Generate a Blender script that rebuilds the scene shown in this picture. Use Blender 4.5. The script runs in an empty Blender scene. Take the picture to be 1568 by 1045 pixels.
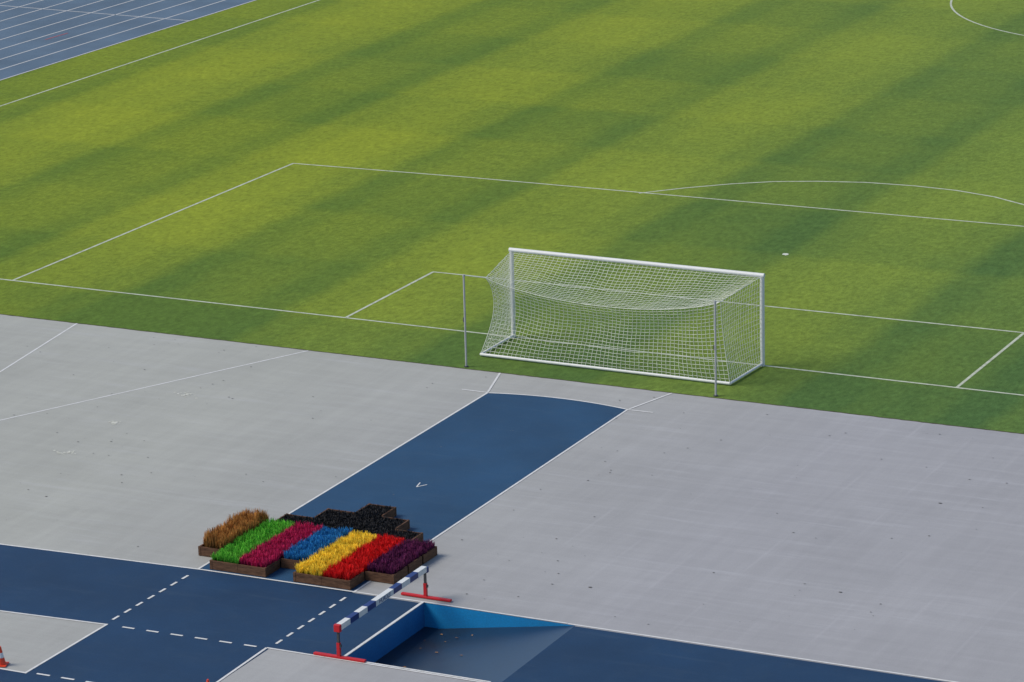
import bpy, bmesh, math, random
from mathutils import Vector, Matrix
random.seed(7)
S=bpy.context.scene
COL=S.collection

# ------------------------------------------------------------------ helpers
def srgb(r,g,b,k=1.0):
    def f(c):
        c/=255.0
        return (c/12.92 if c<=0.04045 else ((c+0.055)/1.055)**2.4)*k
    return (f(r),f(g),f(b),1.0)

class NT:
    def __init__(s,name,rough=0.9,spec=0.2):
        s.m=bpy.data.materials.new(name); s.m.use_nodes=True
        s.t=s.m.node_tree; s.b=s.t.nodes["Principled BSDF"]
        s.b.inputs["Roughness"].default_value=rough
        s.b.inputs["Specular IOR Level"].default_value=spec
        g=s.t.nodes.new("ShaderNodeNewGeometry"); s.pos=g.outputs["Position"]
        x=s.t.nodes.new("ShaderNodeSeparateXYZ"); s.t.links.new(s.pos,x.inputs[0])
        s.x,s.y,s.z=x.outputs
    def _in(s,n,i,v):
        if hasattr(v,"links"): s.t.links.new(v,n.inputs[i])
        else: n.inputs[i].default_value=v
    def math(s,op,a,b=0.0,c=None,clamp=False):
        n=s.t.nodes.new("ShaderNodeMath"); n.operation=op; n.use_clamp=clamp
        s._in(n,0,a); s._in(n,1,b)
        if c is not None: s._in(n,2,c)
        return n.outputs[0]
    def noise(s,scale,detail=3,rough=0.55,vec=None,stretch=None,rot=0.0,off=(0,0,0)):
        mp=s.t.nodes.new("ShaderNodeMapping")
        s.t.links.new(vec or s.pos,mp.inputs[0])
        mp.inputs["Location"].default_value=off
        mp.inputs["Rotation"].default_value=(0,0,rot)
        if stretch: mp.inputs["Scale"].default_value=stretch
        n=s.t.nodes.new("ShaderNodeTexNoise"); n.inputs["Scale"].default_value=scale
        n.inputs["Detail"].default_value=detail; n.inputs["Roughness"].default_value=rough
        s.t.links.new(mp.outputs[0],n.inputs["Vector"])
        return n.outputs["Fac"]
    def rng(s,v,a,b,c=0.0,d=1.0,smooth=False):
        n=s.t.nodes.new("ShaderNodeMapRange"); n.clamp=True
        if smooth: n.interpolation_type='SMOOTHSTEP'
        s._in(n,0,v)
        for i,q in enumerate((a,b,c,d)): n.inputs[i+1].default_value=q
        return n.outputs[0]
    def mix(s,f,a,b,mode='MIX'):
        n=s.t.nodes.new("ShaderNodeMix"); n.data_type='RGBA'; n.blend_type=mode
        s._in(n,0,f); s._in(n,6,a); s._in(n,7,b)
        return n.outputs[2]
    def gray(s,v):
        n=s.t.nodes.new("ShaderNodeCombineColor")
        for i in range(3): s._in(n,i,v)
        return n.outputs[0]
    def mul(s,col,v): return s.mix(1.0,col,s.gray(v),'MULTIPLY')
    def bump(s,h,strength,dist):
        n=s.t.nodes.new("ShaderNodeBump"); n.inputs["Strength"].default_value=strength
        n.inputs["Distance"].default_value=dist
        s.t.links.new(h,n.inputs["Height"]); s.t.links.new(n.outputs[0],s.b.inputs["Normal"])
    def out(s,col):
        if hasattr(col,"links"): s.t.links.new(col,s.b.inputs["Base Color"])
        else: s.b.inputs["Base Color"].default_value=col
        return s.m

def mesh_obj(name,verts,faces,mat,parent=None,mats=None,idx=None,smooth=False):
    me=bpy.data.meshes.new(name); me.from_pydata([tuple(v) for v in verts],[],faces)
    for m in (mats or [mat]): me.materials.append(m)
    if idx: me.polygons.foreach_set("material_index",idx)
    if smooth: me.polygons.foreach_set("use_smooth",[True]*len(me.polygons))
    me.update(); o=bpy.data.objects.new(name,me); COL.objects.link(o)
    if parent: o.parent=parent
    return o
def empty(name,loc=(0,0,0)):
    o=bpy.data.objects.new(name,None); COL.objects.link(o); o.location=loc; return o

PIT=(3.76,7.42,-23.30,-19.66)
def sheet(name,x0,x1,y0,y1,z,mat,hole=None):
    if not hole or hole[0]>=x1 or hole[1]<=x0 or hole[2]>=y1 or hole[3]<=y0:
        return mesh_obj(name,[(x0,y0,z),(x1,y0,z),(x1,y1,z),(x0,y1,z)],[(0,1,2,3)],mat)
    xs=[x0,max(hole[0],x0),min(hole[1],x1),x1]; ys=[y0,max(hole[2],y0),min(hole[3],y1),y1]
    v=[(x,y,z) for y in ys for x in xs]; f=[]
    for j in range(3):
        for i in range(3):
            if i==1 and j==1: continue
            if xs[i+1]-xs[i]<1e-6 or ys[j+1]-ys[j]<1e-6: continue
            a=j*4+i; f.append((a,a+1,a+5,a+4))
    return mesh_obj(name,v,f,mat)

def strip(V,F,pts,w,z):
    n=len(pts); base=len(V)
    for i,p in enumerate(pts):
        a=Vector(pts[max(i-1,0)][:2]); b=Vector(pts[min(i+1,n-1)][:2]); d=(b-a).normalized()
        nn=Vector((-d.y,d.x))*w/2
        V.append((p[0]+nn.x,p[1]+nn.y,z)); V.append((p[0]-nn.x,p[1]-nn.y,z))
    for i in range(n-1):
        k=base+2*i; F.append((k,k+1,k+3,k+2))
def lines(name,segs,w,z,mat):
    V=[];F=[]
    for i,s in enumerate(segs): strip(V,F,s,w,z+0.0002*(i%7))
    return mesh_obj(name,V,F,mat)
def dense(a,b,step=0.5,jit=0.0):
    a=Vector(a);b=Vector(b);n=max(2,int((b-a).length/step))
    out=[]
    for i in range(n+1):
        p=a.lerp(b,i/n); out.append((p.x+random.uniform(-jit,jit),p.y+random.uniform(-jit,jit)))
    return out
def box(V,F,lo,hi):
    b=len(V)
    for z in (lo[2],hi[2]):
        for x,y in ((lo[0],lo[1]),(hi[0],lo[1]),(hi[0],hi[1]),(lo[0],hi[1])): V.append((x,y,z))
    for f in ((0,3,2,1),(4,5,6,7),(0,1,5,4),(1,2,6,5),(2,3,7,6),(3,0,4,7)): F.append(tuple(b+i for i in f))
def tube(V,F,a,b,r,n=12,r2=None):
    a=Vector(a);b=Vector(b);d=(b-a).normalized()
    u=d.orthogonal().normalized();w=d.cross(u); r2=r if r2 is None else r2
    base=len(V)
    for p,rr in ((a,r),(b,r2)):
        for i in range(n):
            t=2*math.pi*i/n; q=p+(u*math.cos(t)+w*math.sin(t))*rr; V.append(tuple(q))
    for i in range(n):
        j=(i+1)%n; F.append((base+i,base+j,base+n+j,base+n+i))
    F.append(tuple(base+i for i in reversed(range(n)))); F.append(tuple(base+n+i for i in range(n)))
def bevel(o,w,seg=2):
    m=o.modifiers.new("bev","BEVEL"); m.width=w; m.segments=seg; m.limit_method='ANGLE'
    return o

# ------------------------------------------------------------------ materials
def grass_mat():
    g=NT("turf",0.95,0.1)
    wob=g.noise(0.5,4,0.65); wx=g.math('MULTIPLY_ADD',wob,0.7,-0.35)
    wob2=g.noise(0.4,4,0.65,off=(31,7,0)); wy=g.math('MULTIPLY_ADD',wob2,0.9,-0.45)
    X=g.math('ADD',g.x,wx); Y=g.math('ADD',g.y,wy)
    def sq(v,off,k,per=11.0):
        a=g.math('SINE',g.math('MULTIPLY',g.math('ADD',v,off),2*math.pi/per))
        return g.math('MINIMUM',g.math('MAXIMUM',g.math('MULTIPLY',a,k),-1.0),1.0)
    sx=sq(X,16.5,5.0); sx2=sq(X,16.5+1.375,2.6,5.5); sy=sq(Y,0.0,5.0)
    f=g.math('MULTIPLY_ADD',sx,0.22,0.50)
    f=g.math('MULTIPLY_ADD',sx2,0.09,f)
    sya=g.rng(g.noise(0.05,2,off=(17,3,0)),0.35,0.65,0.03,0.16)
    f=g.math('ADD',f,g.math('MULTIPLY',sy,sya))
    big=g.noise(0.06,3,off=(3,11,0))
    f=g.math('ADD',f,g.math('MULTIPLY_ADD',big,1.0,-0.5))
    med=g.noise(0.5,5,0.7,stretch=(1,0.5,1))
    f=g.math('ADD',f,g.math('MULTIPLY_ADD',med,0.45,-0.22))
    back=g.rng(g.y,-0.4,0.4,1.0,0.0)
    f=g.math('ADD',f,g.math('MULTIPLY',back,0.42))
    f=g.math('MINIMUM',g.math('MAXIMUM',f,0.0),1.0)
    col=g.mix(f,(0.238,0.278,0.020,1),(0.096,0.155,0.018,1))
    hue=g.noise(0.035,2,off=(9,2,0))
    xf=g.rng(g.x,-25,14,0.0,1.0)  # sunlight painted into turf colour: yellow sunlit left, darker blue-green right
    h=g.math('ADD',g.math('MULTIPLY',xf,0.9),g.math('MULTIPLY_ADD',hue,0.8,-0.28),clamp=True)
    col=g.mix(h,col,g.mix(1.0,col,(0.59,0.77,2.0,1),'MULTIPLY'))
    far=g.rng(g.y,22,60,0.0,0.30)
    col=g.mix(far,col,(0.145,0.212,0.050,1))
    fine=g.noise(7,4,0.75,stretch=(1,0.5,1)); fine2=g.noise(32,2,0.7)
    v=g.math('MULTIPLY',g.rng(fine,0.3,0.7,0.74,1.26),g.rng(fine2,0.25,0.75,0.78,1.22))
    col=g.mul(col,v)
    tuft=g.noise(2.2,4,0.7,off=(5,5,0))
    col=g.mul(col,g.rng(tuft,0.3,0.7,0.87,1.13))
    g.bump(fine2,0.6,0.02)
    return g.out(col)
def apron_mat():
    g=NT("grey_coating",0.75,0.3)
    xf=g.rng(g.x,-8,8)
    col=g.mix(xf,srgb(167,168,161,0.86),srgb(162,162,165,0.80))
    big=g.noise(0.16,4,0.6); col=g.mul(col,g.rng(big,0.3,0.7,0.92,1.06))
    st=g.noise(1.3,4,0.65,stretch=(0.25,2.2,1),rot=0.35); col=g.mul(col,g.rng(st,0.35,0.75,0.965,1.05))
    st2=g.noise(1.0,4,0.7,stretch=(2.6,0.22,1),rot=-0.15,off=(4,4,0)); col=g.mul(col,g.rng(st2,0.4,0.75,0.98,1.06))
    for rot,off in ((0.05,(1,9,0)),(0.75,(3,2,0)),(-0.5,(13,5,0))):
        sc=g.noise(0.9,5,0.7,stretch=(0.22,3.0,1),rot=rot,off=off)
        scm=g.math('MULTIPLY',g.rng(sc,0.54,0.72),g.rng(g.noise(0.25,2,off=off),0.45,0.62))
        col=g.mix(g.math('MULTIPLY',scm,0.24),col,srgb(196,197,203,0.86))
    dk=g.noise(0.45,5,0.7,off=(21,4,0)); col=g.mul(col,g.rng(dk,0.58,0.78,1.0,0.92))
    f=g.noise(30,3,0.7); col=g.mul(col,g.rng(f,0.3,0.7,0.94,1.06))
    sp=g.noise(7,5,0.8); col=g.mul(col,g.rng(sp,0.60,0.74,1.0,0.88))
    def seam(c,per,w,off):
        a=g.math('ABSOLUTE',g.math('SUBTRACT',g.math('FRACT',g.math('DIVIDE',g.math('ADD',c,off),per)),0.5))
        return g.rng(a,0.0,w/per,1.0,0.0)
    sm=g.math('ADD',seam(g.x,1.5,0.06,0.3),g.math('MULTIPLY',seam(g.y,2.35,0.07,0.6),0.6),clamp=True)
    sm=g.math('MULTIPLY',sm,g.rng(g.noise(0.5,3,off=(8,1,0)),0.44,0.62))
    sm=g.math('MULTIPLY',sm,g.rng(g.x,2,5))
    col=g.mix(g.math('MULTIPLY',sm,0.12),col,srgb(192,191,197,0.9))
    g.bump(f,0.25,0.004)
    return g.out(col)
def blue_mat(name,c,k=0.62,dirt=0.15):
    g=NT(name,0.7,0.3); col=g.mix(0.0,srgb(*c,k),srgb(*c,k))
    col=g.mul(col,g.rng(g.noise(0.35,4,0.6),0.3,0.7,0.84,1.16))
    col=g.mul(col,g.rng(g.noise(26,3,0.7),0.3,0.7,0.86,1.14))
    dust=g.noise(1.6,5,0.7,off=(2,8,0))
    col=g.mix(g.rng(dust,0.5,0.85,0.0,dirt),col,srgb(90,110,125,k))
    sc=g.noise(1.2,5,0.7,stretch=(0.3,3.0,1),rot=0.9,off=(1,3,0))
    col=g.mix(g.rng(sc,0.56,0.75,0.0,dirt*0.7),col,srgb(110,128,140,k))
    g.bump(g.noise(40,2),0.3,0.004)
    return g.out(col)
def paint_mat(name,v=0.62,wear=0.35,tint=(1,1,1)):
    g=NT(name,0.7,0.3)
    w=g.rng(g.noise(5,5,0.75),0.42,0.72,0.0,wear)
    return g.out(g.mix(w,(v*tint[0],v*tint[1],v*tint[2],1),(v*.45*tint[0],v*.47*tint[1],v*.36*tint[2],1)))
def plain(name,c,rough=0.5,spec=0.4,var=0.12,scale=12,metal=0.0):
    g=NT(name,rough,spec); g.b.inputs["Metallic"].default_value=metal
    col=g.mul(g.mix(0.0,c,c),g.rng(g.noise(scale,4,0.65),0.3,0.7,1-var,1+var))
    return g.out(col)

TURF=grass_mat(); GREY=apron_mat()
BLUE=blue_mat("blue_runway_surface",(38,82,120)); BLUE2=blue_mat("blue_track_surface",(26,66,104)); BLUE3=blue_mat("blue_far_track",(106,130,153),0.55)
WHITE=paint_mat("line_paint",0.60,0.4); CHALK=paint_mat("pitch_line_paint",0.50,0.85,(0.93,1.0,0.80)); FARL=paint_mat("track_line_paint",0.50,0.3)
SOIL=plain("soil_edge",(0.06,0.05,0.03,1),0.95,0.1,0.4,20)

# ------------------------------------------------------------------ ground sheets
sheet("ground",-1500,1500,-1500,1500,-0.004,plain("stadium_ground",(0.10,0.12,0.09,1),0.95,0.1,0.3,0.05),PIT)
tr0=Vector((-37.36,24.53));tr1=Vector((-36.45,42.33)); td=(tr1-tr0)/(tr1.y-tr0.y)
def trx(y): return tr0.x+td.x*(y-tr0.y)
front=[]
x=trx(-3.1)
while x<60:
    front.append((x,-3.16+random.uniform(-0.022,0.022),0.0)); x+=0.11
bm=bmesh.new(); vs=[bm.verts.new(p) for p in front+[(60,108,0.0),(trx(108),108,0.0)]]; bm.faces.new(vs); bmesh.ops.triangulate(bm,faces=bm.faces[:])
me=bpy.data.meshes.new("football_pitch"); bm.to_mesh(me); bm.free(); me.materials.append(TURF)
o=bpy.data.objects.new("football_pitch",me); COL.objects.link(o)
if me.polygons[0].normal.z<0: me.flip_normals()
V=[];F=[]; strip(V,F,dense((-38,-3.185),(60,-3.185),0.13,0.012),0.04,0.003); mesh_obj("turf_edge_soil",V,F,SOIL)
sheet("grey_apron",-60,70,-26.62,-3.17,0.0,GREY,PIT)
arc=[]
for i in range(17):
    a=math.radians(104.48-28.96*i/16); arc.append((8*math.cos(a),-12.71+8*math.sin(a)))
V=[(p[0],p[1],0.004) for p in arc]+[(2.0,-19.70,0.004),(-2.0,-19.70,0.004)]
mesh_obj("javelin_runway",V,[tuple(reversed(range(len(V))))],BLUE)
def yl_top(x): return -19.68 - 0.052*max(0,-1.9-x)
def yl_bot(x): return -23.45 - 0.085*max(0,-1.98-x)
bx=[-60,-7.2,-4.65,-2.0,2.0]
V=[];F=[]
for x in bx: V+= [(x,yl_top(x),0.004),(x,yl_bot(x),0.004)]
for i in range(len(bx)-1): F.append((2*i,2*i+1,2*i+3,2*i+2))
mesh_obj("steeplechase_track",V,F,BLUE2)
sheet("steeplechase_track",2.0,70,-23.38,-19.70,0.004,BLUE2,PIT)
sheet("runway_crossing",-2.0,2.0,-26.6,-23.45,0.004,BLUE2)
sheet("running_track",-60,70,-38,-26.6,0.004,BLUE2)
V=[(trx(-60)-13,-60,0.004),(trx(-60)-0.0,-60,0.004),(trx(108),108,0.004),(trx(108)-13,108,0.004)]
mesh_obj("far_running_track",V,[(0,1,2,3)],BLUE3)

# ------------------------------------------------------------------ markings
segs=[
 (dense((-34.75,20.69),(-33.94,43.18),1.0)),(dense((-35.35,4),(-34.75,20.69),1.0)),(dense((-33.94,43.18),(-32.0,100),2)),
 dense((-35.4,0.16),(-20.34,0.10),1.0),dense((-20.34,0.10),(-9.06,0.10),1.0),dense((-9.06,0.10),(9.17,-0.03),1.0),dense((9.17,-0.03),(34,-0.2),1.0),
 dense((-20.34,0.09),(-20.02,16.40),1.0),dense((-20.05,16.40),(-13.48,16.66),1.0),dense((-13.48,16.66),(5.46,16.82),1.0),dense((5.46,16.82),(20.16,16.9),1.0),dense((20.16,16.9),(20.3,-0.1),1.0),
 dense((-9.06,0.10),(-9.05,5.48),1.0),dense((-9.08,5.48),(9.17,5.55),1.0),dense((9.17,5.58),(9.17,-0.03),1.0),
]
arcp=[(-7.37,16.6),(-6.3,17.75),(-5.08,18.82),(-3.9,19.6),(-2.64,20.11),(-1.1,20.52),(0.53,20.62),(2.0,20.5),(3.4,20.1),(4.60,19.44),(5.8,18.5),(6.8,17.5),(7.35,16.8)]
segs.append(arcp)
c=[]
for i in range(97):
    a=2*math.pi*i/96; c.append((0.0+9.35*math.cos(a),53.9+9.35*math.sin(a)))
segs.append(c); segs.append(dense((-33.6,53.9),(34,53.9),2))
lines("pitch_markings",segs,0.085,0.004,CHALK)
V=[(-0.08+0.11*math.cos(t*math.pi/8)*random.uniform(.7,1.2),11.08+0.13*math.sin(t*math.pi/8)*random.uniform(.7,1.2),0.008) for t in range(16)]
mesh_obj("penalty_spot",V,[tuple(range(16))],paint_mat("spot_paint",0.60,0.5,(0.95,1,0.85)))

ws=[[(-2.03,-4.95),(-2.0,-19.68)],[(2.0,-4.98),(2.0,-19.68)],[(p[0],p[1]) for p in arc],
 [(-2.03,-4.95),(-2.80,-4.94)],[(2.0,-4.98),(2.72,-4.96)],[(-2.05,-4.90),(-2.53,-3.22)],[(2.02,-4.92),(2.48,-3.22)]]
lines("javelin_lines",ws,0.055,0.008,WHITE)
lines("sector_lines",[[(-15.93,-3.2),(-15.22,-8.10),(-13.0,-23.5)],[(-8.4,-3.22),(-12.70,-11.81),(-18.0,-22.4)]],0.055,0.004,WHITE)
lines("steeplechase_lines",[
 [(-60,yl_top(-60)),(-7.2,yl_top(-7.2)),(-1.9,-19.67)],[(-1.9,-19.67),(3.70,-19.62)],
 [(3.70,-19.62),(70,-19.72)],
 [(-60,yl_bot(-60)),(-4.65,-23.68),(-1.98,-23.50)],[(-2.0,-23.47),(-2.03,-26.6)],[(1.93,-23.38),(2.0,-26.6)],
 [(1.93,-23.38),(70,-23.36)],[(-60,-26.6),(-2.0,-26.6)],[(2.0,-26.6),(70,-26.6)]],0.055,0.0085,WHITE)
ds=[]
def dash(a,b,per,ln):
    a=Vector(a);b=Vector(b);L=(b-a).length;d=(b-a)/L;t=0
    while t+ln<=L+0.01: ds.append([tuple(a+d*t),tuple(a+d*(t+ln))]); t+=per
dash((-2.04,-23.2),(-1.98,-19.9),0.47,0.25); dash((2.0,-23.1),(2.0,-19.75),0.47,0.25)
dash((-1.6,-23.5),(1.75,-23.41),0.6,0.30); dash((-1.78,-26.55),(1.9,-26.5),0.6,0.32)
lines("dashed_lines",ds,0.06,0.0105,WHITE)
tl=[]
for k in range(0,10):
    off=0.04+1.22*k
    tl.append([(trx(y)-off,y) for y in (-40,0,20,40,60,105)])
tl.append([(-36.72,37.3),(-48.5,37.7)])
tl.append([(-36.1,50.9),(-47.5,51.2)])
lines("track_lane_lines",tl,0.07,0.008,FARL)
lines("track_mark",[[(-40.2,31.9),(-40.1,33.4)],[(-43.9,30.5),(-43.8,31.5)]],0.07,0.0105,plain("red_mark",(0.35,0.06,0.06,1)))
lines("runway_tick",[[(-0.13,-12.60),(-0.02,-12.42),(0.03,-12.35)],[(-0.13,-12.60),(-0.20,-12.28)]],0.03,0.0085,WHITE)
V=[];F=[]
for cx,cy,n,s in ((-9.43,-8.02,34,0.22),(-9.79,-10.89,26,0.10),(-9.57,-13.51,26,0.17)):
    for i in range(n):
        px,py=random.gauss(cx,s*0.75),random.gauss(cy,s*0.6); r=random.uniform(0.012,0.045); b=len(V)
        m=7
        for j in range(m):
            a=2*math.pi*j/m; rr=r*random.uniform(.6,1.3); V.append((px+rr*math.cos(a),py+rr*math.sin(a),0.004+0.0003*(i%12)))
        F.append(tuple(range(b,b+m)))
mesh_obj("chipped_patches",V,F,paint_mat("chip",0.55,0.8,(1,1,.90)))
V=[];F=[]
for i in range(190):
    px,py=random.uniform(-16,14),random.uniform(-19,-3.4)
    r=random.uniform(0.008,0.022) if i>4 else random.uniform(.025,.035); b=len(V)
    for j in range(5):
        a=2*math.pi*j/5; V.append((px+r*1.5*math.cos(a),py+r*math.sin(a),0.0095))
    F.append(tuple(range(b,b+5)))
mesh_obj("debris_specks",V,F,plain("debris",(0.09,0.08,0.07,1)))

# ------------------------------------------------------------------ water jump pit
x0,x1,y0,y1=PIT; D=-0.55; xf=x0+0.35
pit=empty("water_jump_pit")
LB=blue_mat("pit_wall_blue",(14,132,192),0.82,0.08); LB2=blue_mat("pit_wall_blue_shaded",(38,116,180),0.74,0.12)  # same wall blue twice: lit far wall, end wall with shade in its colour
PF=NT("pit_floor",0.35,0.5)
c=PF.mix(PF.rng(PF.noise(0.9,5,0.65),0.38,0.66),srgb(32,58,84,0.42),srgb(56,60,64,0.34))
c=PF.mix(PF.rng(PF.x,x0+0.2,x1),c,srgb(30,66,104,0.54)); c=PF.mul(c,PF.rng(PF.noise(14,4,.7),.3,.7,.85,1.15))
PFm=PF.out(c)
mesh_obj("end_wall",[(x0,y0,D),(x0,y1,D),(x0,y1,0.004),(x0,y0,0.004)],[(0,1,2,3)],LB2,pit)
mesh_obj("far_wall",[(x0,y1,D),(xf,y1,D),(x1,y1,0.0),(x0,y1,0.004)],[(0,1,2,3)],LB,pit)
mesh_obj("near_wall",[(x0,y0,D),(xf,y0,D),(x1,y0,0.0),(x0,y0,0.004)],[(3,2,1,0)],LB,pit)
mesh_obj("sloping_floor",[(x0,y0,D),(xf,y0,D),(x1,y0,0.0),(x1,y1,0.0),(xf,y1,D),(x0,y1,D)],[(0,1,4,5),(1,2,3,4)],PFm,pit)
V=[];F=[]
box(V,F,(x0-0.06,y0,0.012),(x0+0.005,y1,0.028)); box(V,F,(x0-0.06,y1+0.001,0.012),(x1-0.2,y1+0.045,0.02)); box(V,F,(x0-0.06,y0-0.045,0.012),(x1-0.2,y0-0.001,0.02))
mesh_obj("edge_trim",V,F,WHITE,pit)
V=[];F=[]
for px,py in ((4.75,-20.6),(4.9,-20.35),(5.2,-20.2),(4.4,-20.1),(4.35,-21.0),(5.6,-21.5),(4.6,-22.2),(4.2,-20.5),(4.9,-21.3)):
    t=max(0,(px-xf)/(x1-xf)); z=D+(-D)*t+0.012; b=len(V); r=random.uniform(.02,.045)
    for j in range(5):
        a=2*math.pi*j/5+px; V.append((px+r*math.cos(a),py+r*.6*math.sin(a),z+random.uniform(0,.015)))
    F.append(tuple(range(b,b+5)))
mesh_obj("leaves",V,F,plain("dead_leaf",(0.28,0.14,0.05,1)),pit)

# ------------------------------------------------------------------ steeplechase hurdle
hd=empty("steeplechase_hurdle")
RED=plain("red_paint",srgb(205,28,38,0.75),0.45,0.4,0.1); HW=plain("bar_white",(0.60,0.61,0.60,1),0.45,0.4,0.08); HB=plain("bar_blue",srgb(38,66,140,0.55),0.45,0.4,0.08)
DK=plain("dark_steel",(0.05,0.05,0.055,1),0.5,0.4,0.1)
hx=3.66; ya,yb=-23.30,-19.42
zt=0.762; hb=0.127
segl=[('W',.40),('B',.38),('W',.38),('B',.38),('W',.80),('B',.38),('W',.38),('B',.38),('W',.40)]
tot=sum(s for _,s in segl); y=ya; k=(yb-ya)/tot
for i,(c_,l) in enumerate(segl):
    V=[];F=[]; box(V,F,(hx-hb/2,y,zt-hb),(hx+hb/2,y+l*k,zt)); mesh_obj("bar_segment_%d"%i,V,F,HW if c_=='W' else HB,hd); y+=l*k
cu=bpy.data.curves.new("bar_lettering","FONT"); cu.body="HURDLE"; cu.size=0.14; cu.align_x='CENTER'; cu.extrude=0.001
t=bpy.data.objects.new("bar_lettering",cu); COL.objects.link(t); t.parent=hd; cu.materials.append(HB)
t.location=(hx+hb/2+0.003,(ya+yb)/2,zt-0.11); t.rotation_euler=(math.radians(90),0,math.radians(90))
for nm,yy in (("near",ya),("far",yb)):
    s=-1 if nm=="near" else 1
    V=[];F=[]; box(V,F,(hx-0.60,yy-0.045+s*0.03,0.012),(hx+0.63,yy+0.045+s*0.03,0.062)); bevel(mesh_obj(nm+"_foot",V,F,RED,hd),0.01)
    V=[];F=[]; box(V,F,(hx-0.035,yy-0.035+s*0.03,0.063),(hx+0.035,yy+0.035+s*0.03,0.36)); mesh_obj(nm+"_outer_post",V,F,RED,hd)
    V=[];F=[]; box(V,F,(hx-0.024,yy-0.024+s*0.03,0.361),(hx+0.024,yy+0.024+s*0.03,zt-hb-0.03)); box(V,F,(hx+0.036,yy-0.03+s*.03,0.26),(hx+0.06,yy+.03+s*.03,0.32)); mesh_obj(nm+"_inner_post",V,F,DK,hd)
    V=[];F=[]; box(V,F,(hx-0.074,min(yy,yy+s*0.09),zt-hb-0.028),(hx+0.074,max(yy,yy+s*0.09),zt+(0.01 if s<0 else -0.03))); bevel(mesh_obj(nm+"_bracket",V,F,RED if s<0 else HB,hd),0.012)

# ------------------------------------------------------------------ goal
goal=empty("football_goal")
GW=plain("goal_white",(0.62,0.63,0.62,1),0.4,0.4,0.04); NETM=plain("net_cord",(0.66,0.68,0.60,1),0.8,0.2,0.1)
V=[];F=[]; tube(V,F,(-3.72,0.03,0),(-3.72,0.03,2.50),0.06,16); tube(V,F,(3.72,-0.02,0),(3.72,-0.02,2.50),0.06,16); mesh_obj("posts",V,F,GW,goal)
V=[];F=[]; tube(V,F,(-3.78,0.03,2.50),(3.78,-0.02,2.50),0.061,16); mesh_obj("crossbar",V,F,GW,goal)
BL=Vector((-3.73,-1.98,0.06)); BR=Vector((3.62,-2.03,0.06))
V=[];F=[]; tube(V,F,BL,BR,0.04,10); tube(V,F,(-3.72,0.0,0.06),BL,0.035,10); tube(V,F,(3.72,0.0,0.06),BR,0.035,10); mesh_obj("ground_frame",V,F,GW,goal)
TL=Vector((-3.22,-2.55,2.40)); TR=Vector((3.62,-2.60,2.44))
def EL(v):
    p=TL.lerp(BL,v); b=math.sin(math.pi*v**0.8); return p+Vector((0.16,0.30,0.0))*b
def ER(v):
    p=TR.lerp(BR,v); b=math.sin(math.pi*v**0.8); return p+Vector((-0.14,0.22,0.0))*b
def backp(s,v):
    p=EL(v).lerp(ER(v),s)
    sag=max(0,4*s*(1-s))**0.8
    p.z-=0.55*sag*(1-v)**1.15; p.y+=0.30*sag*(1-v)
    p.z=max(p.z,0.05); p.y+=0.07*math.sin(s*19)*math.sin(math.pi*v)-0.12*sag*math.sin(math.pi*v**1.6)
    return p
def topp(s,t):
    f=Vector((-3.70+7.40*s,0.0,2.47)); b=backp(s,0)
    p=f.lerp(b,t); p.z-=0.16*math.sin(math.pi*t)*max(0,math.sin(math.pi*s))**0.6+0.02*math.sin(s*31)*math.sin(math.pi*t); return p
def sidep(left,s,v):
    post=Vector((-3.72 if left else 3.72,0.0,2.47*(1-v)+0.05*v)); e=EL(v) if left else ER(v)
    p=post.lerp(e,s); w=math.sin(math.pi*s)*math.sin(math.pi*v)*0.10
    p.x+= w if left else -w; return p
cu=bpy.data.curves.new("net","CURVE"); cu.dimensions='3D'; cu.bevel_depth=0.0058; cu.bevel_resolution=0; cu.materials.append(NETM)
def spl(pts,c=cu,j=.009):
    s=c.splines.new('POLY'); s.points.add(len(pts)-1)
    for i,p in enumerate(pts): s.points[i].co=(p[0]+random.uniform(-j,j),p[1]+random.uniform(-j,j),p[2]+random.uniform(-j,j),1)
def panel(fn,nu,nv):
    for i in range(nu+1): spl([fn(i/nu,j/nv) for j in range(nv+1)])
    for j in range(nv+1): spl([fn(i/nu,j/nv) for i in range(nu+1)])
panel(backp,56,20); panel(topp,56,19)
panel(lambda s,v:sidep(True,s,v),17,19); panel(lambda s,v:sidep(False,s,v),17,19)
net=bpy.data.objects.new("net",cu); COL.objects.link(net); net.parent=goal
cu2=bpy.data.curves.new("net_border_rope","CURVE"); cu2.dimensions='3D'; cu2.bevel_depth=0.010; cu2.bevel_resolution=0; cu2.materials.append(NETM)
SL=Vector((-3.64,-3.02,2.55)); SR=Vector((3.64,-3.03,2.55))
for pts in ([backp(i/40,0) for i in range(41)],[EL(i/20) for i in range(21)],[ER(i/20) for i in range(21)],[SL,TL],[SR,TR]): spl(pts,cu2,0)
r=bpy.data.objects.new("net_border_rope",cu2); COL.objects.link(r); r.parent=goal
STM=plain("stanchion_grey",(0.36,0.37,0.37,1),0.5,0.4,0.08)
for i,p in enumerate((SL,SR)):
    st=empty("net_support_pole")
    V=[];F=[]; tube(V,F,(p.x,p.y,0),(p.x,p.y,2.52),0.028,10); tube(V,F,(p.x,p.y,2.52),(p.x,p.y,2.57),0.036,10); mesh_obj("pole",V,F,STM,st)
    V=[];F=[]; tube(V,F,(p.x,p.y,0.003),(p.x,p.y,0.03),0.06,12); tube(V,F,(p.x-0.04,p.y-0.0,1.25),(p.x-0.04,p.y,1.38),0.018,8); mesh_obj("cleat_and_socket",V,F,DK,st)

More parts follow.
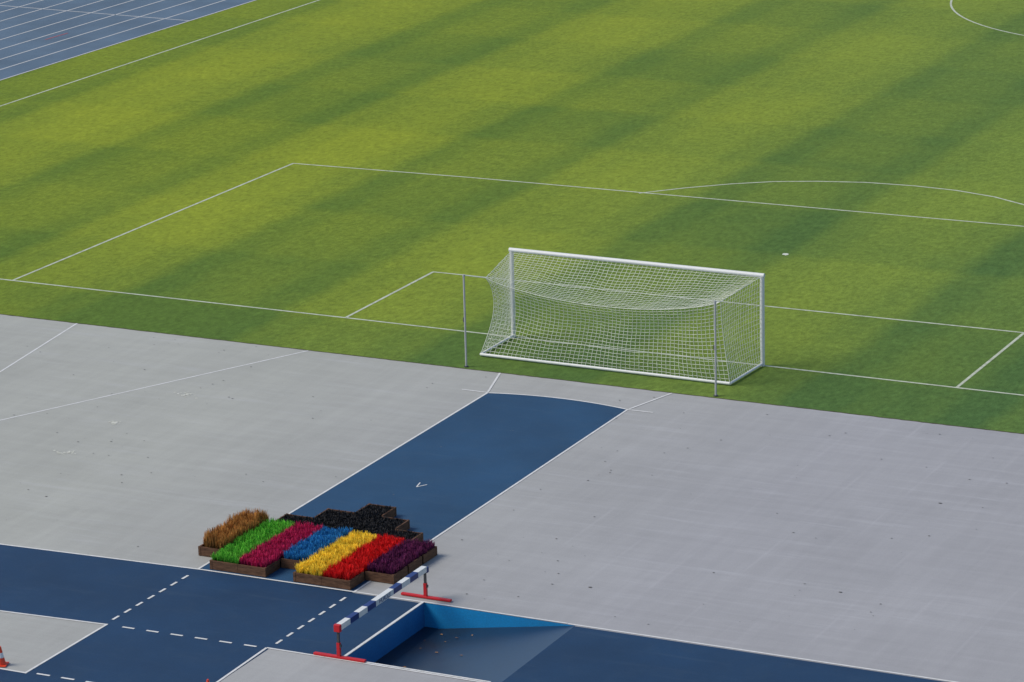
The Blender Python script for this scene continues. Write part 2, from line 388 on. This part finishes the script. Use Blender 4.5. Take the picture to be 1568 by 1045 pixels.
# ------------------------------------------------------------------ planters
pl=empty("coloured_grass_planter")
PX0,PY0,CW,RH=-2.46,-14.68,0.722,0.70
ext={0:(3,6),1:(2,7),2:(1,7),3:(0,6),4:(1,7),5:(2,7),6:(3,6)}
ZT=0.22
WOOD=NT("planter_wood",0.8,0.2)
wc=WOOD.mix(WOOD.rng(WOOD.noise(6,5,.7,stretch=(1,1,5)),.3,.7),(0.045,0.022,0.013,1),(0.15,0.078,0.045,1)); WOOD=WOOD.out(wc)
V=[];F=[]; tk=0.035
cells={(c_,r_) for c_,(a,b) in ext.items() for r_ in range(a,b)}
for (c_,r_) in sorted(cells):
    xa=PX0+c_*CW; xb=xa+CW; yt=PY0-r_*RH; yb_=yt-RH
    j=random.uniform(-.006,.006); h=ZT+j
    if (c_,r_-1) not in cells: box(V,F,(xa+.003,yt-tk,0.012),(xb-.003,yt-.002,h))
    if (c_,r_+1) not in cells: box(V,F,(xa+.003,yb_+.002,0.012),(xb-.003,yb_+tk,h))
    if (c_-1,r_) not in cells: box(V,F,(xa,yb_+tk+.002,0.012),(xa+tk,yt-tk-.002,h+.002))
    if (c_+1,r_) not in cells: box(V,F,(xb-tk,yb_+tk+.002,0.012),(xb,yt-tk-.002,h+.002))
    for (dx,dy,xx,yy) in ((-1,-1,xa,yt),(1,-1,xb,yt),(-1,1,xa,yb_),(1,1,xb,yb_)):
        if (c_+dx,r_) not in cells and (c_,r_+dy) not in cells:
            x_=xx if dx<0 else xx-0.05; y_=yy-0.05 if dy<0 else yy
            box(V,F,(x_-.004,y_-.004,0.012),(x_+.054,y_+.054,h+0.006))
mesh_obj("wooden_frames",V,F,WOOD,pl)
V=[];F=[]
for (c_,r_) in cells:
    xa=PX0+c_*CW; yt=PY0-r_*RH; b=len(V)
    V+=[(xa,yt-RH,ZT-.05),(xa+CW,yt-RH,ZT-.05),(xa+CW,yt,ZT-.05),(xa,yt,ZT-.05)]; F.append((b,b+1,b+2,b+3))
mesh_obj("bedding",V,F,plain("bedding_dark",(0.012,0.012,0.013,1),0.9,0.2,0.3,20),pl)
def turfcol(name,c,k=0.62):
    g=NT(name,0.7,0.25)
    oi=g.t.nodes.new("ShaderNodeVertexColor"); oi.layer_name="v"
    return g.out(g.mix(1.0,srgb(*c,k),oi.outputs[0],'MULTIPLY'))
def blades(name,xa,xb,ya_,yb_,zb,hmin,hmax,n,mat,w=0.012,splay=0.09,tuft=0.11,rad=.04):
    V=[];F=[];C=[];cl=[]
    nx=max(1,int((xb-xa)/tuft)); ny=max(1,int((yb_-ya_)/tuft))
    for i in range(nx):
        for j in range(ny):
            cl.append((xa+(i+.5+random.uniform(-.3,.3))*(xb-xa)/nx,ya_+(j+.5+random.uniform(-.3,.3))*(yb_-ya_)/ny,random.uniform(.72,1.18)))
    per=max(1,n//len(cl))
    for cx,cy,sc in cl:
        tone=random.uniform(.78,1.22)
        for k in range(per):
            a=random.uniform(0,2*math.pi); rr=random.uniform(0,rad); x_=cx+rr*math.cos(a); y_=cy+rr*math.sin(a)
            h=random.uniform(hmin,hmax)*sc; sp=random.uniform(0,splay)*sc; a2=a+random.uniform(-.6,.6)
            t_=random.uniform(0,math.pi); dx=math.cos(t_)*w/2; dy=math.sin(t_)*w/2; b=len(V)
            mx,my=x_+math.cos(a2)*sp*.35,y_+math.sin(a2)*sp*.35; tx,ty=x_+math.cos(a2)*sp,y_+math.sin(a2)*sp
            V+=[(x_-dx,y_-dy,zb),(x_+dx,y_+dy,zb),(mx-dx,my-dy,zb+h*.6),(mx+dx,my+dy,zb+h*.6),(tx-dx*.4,ty-dy*.4,zb+h),(tx+dx*.4,ty+dy*.4,zb+h)]
            F+=[(b,b+1,b+3,b+2),(b+2,b+3,b+5,b+4)]
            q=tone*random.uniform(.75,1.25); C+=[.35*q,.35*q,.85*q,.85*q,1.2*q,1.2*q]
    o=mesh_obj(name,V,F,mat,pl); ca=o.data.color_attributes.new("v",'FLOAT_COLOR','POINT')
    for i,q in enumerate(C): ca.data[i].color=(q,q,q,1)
    return o
cols=[("straw_grass",(178,124,62),0,(3,6),.22,.38,.05),("green_grass",(100,182,56),1,(3,7),.10,.23,.06),("pink_grass",(186,34,86),2,(3,7),.10,.22,.06),
 ("blue_grass",(42,126,182),3,(3,6),.10,.22,.06),("yellow_grass",(248,214,66),4,(3,7),.10,.22,.06),("red_grass",(214,26,26),5,(3,7),.10,.22,.06),("purple_grass",(98,32,76),6,(3,6),.10,.22,.06)]
for nm,c_,ci,(ra,rb),h0,h1,sp in cols:
    xa=PX0+ci*CW+.02; xb=xa+CW-.04; yt=PY0-ra*RH; ybb=PY0-rb*RH
    if ci in (0,): xa+=.03
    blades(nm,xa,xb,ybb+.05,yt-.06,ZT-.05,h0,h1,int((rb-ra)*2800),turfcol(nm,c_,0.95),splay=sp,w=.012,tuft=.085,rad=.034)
BLK=turfcol("black_mulch",(44,44,47),0.8)
for (c_,r_) in sorted(cells):
    if r_<3:
        xa=PX0+c_*CW; yt=PY0-r_*RH
        tp=.025 if (c_,r_-1) not in cells else -.02
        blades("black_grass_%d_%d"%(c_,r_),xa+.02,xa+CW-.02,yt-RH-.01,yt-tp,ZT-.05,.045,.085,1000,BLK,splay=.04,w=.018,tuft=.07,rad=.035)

# ------------------------------------------------------------------ cones
CO=plain("cone_orange",srgb(240,70,35,0.75),0.5,0.4,0.06); CWm=plain("cone_white",(0.60,0.60,0.60,1),0.5,0.4,0.06)
def cone(x,y,h=0.42,a=0):
    e=empty("traffic_cone",(x,y,0.006)); e.rotation_euler=(0,0,a)
    V=[];F=[]; box(V,F,(-.14,-.14,0.006),(.14,.14,0.028)); bevel(mesh_obj("base",V,F,CO,e),.01)
    R=lambda z:0.11-(0.11-0.02)*z/h
    for nm,z0,z1,m in (("lower",0.028,h*.42,CO),("band",h*.42,h*.68,CWm),("upper",h*.68,h,CO)):
        V=[];F=[]; tube(V,F,(0,0,z0),(0,0,z1),R(z0),20,R(z1)); mesh_obj(nm,V,F,m,e)
cone(-2.76,-26.42,a=.3); cone(2.28,-26.35,a=.7)

# ------------------------------------------------------------------ light, world, camera
d=Vector((0.78,0.42,-0.95)).normalized()
w=bpy.data.worlds.new("World"); S.world=w; w.use_nodes=True; nt=w.node_tree
bg=nt.nodes["Background"]; sk=nt.nodes.new("ShaderNodeTexSky"); sk.sky_type='NISHITA'; sk.sun_disc=False
sk.sun_elevation=math.asin(-d.z); sk.sun_rotation=math.atan2(-d.x,-d.y)%(2*math.pi)
nt.links.new(sk.outputs[0],bg.inputs[0]); bg.inputs[1].default_value=0.15
sl=bpy.data.lights.new("sun","SUN"); sl.energy=3.1; sl.angle=math.radians(24); sl.color=(1,0.92,0.79)
so=bpy.data.objects.new("sun",sl); COL.objects.link(so); so.rotation_euler=d.to_track_quat('-Z','Y').to_euler()

q=[38.013114,-83.519315,26.742704,-0.463759,-0.279902,-0.025223,5380.571]
yaw,pt,ro=q[3:6]
f=Vector((math.sin(yaw)*math.cos(pt),math.cos(yaw)*math.cos(pt),math.sin(pt)))
rr=Vector((math.cos(yaw),-math.sin(yaw),0)); uu=rr.cross(f)
c_,s_=math.cos(ro),math.sin(ro); r1=rr*c_+uu*s_; u1=-rr*s_+uu*c_
cam=bpy.data.cameras.new("camera"); cam.lens=36*q[6]/1568; cam.sensor_width=36; cam.clip_end=5000; cam.clip_start=1
co=bpy.data.objects.new("camera",cam); COL.objects.link(co)
M=Matrix((r1,u1,-f)).transposed().to_4x4(); M.translation=Vector(q[:3]); co.matrix_world=M
S.camera=co
S.view_settings.view_transform='Standard'; S.view_settings.look='None'; S.view_settings.exposure=0
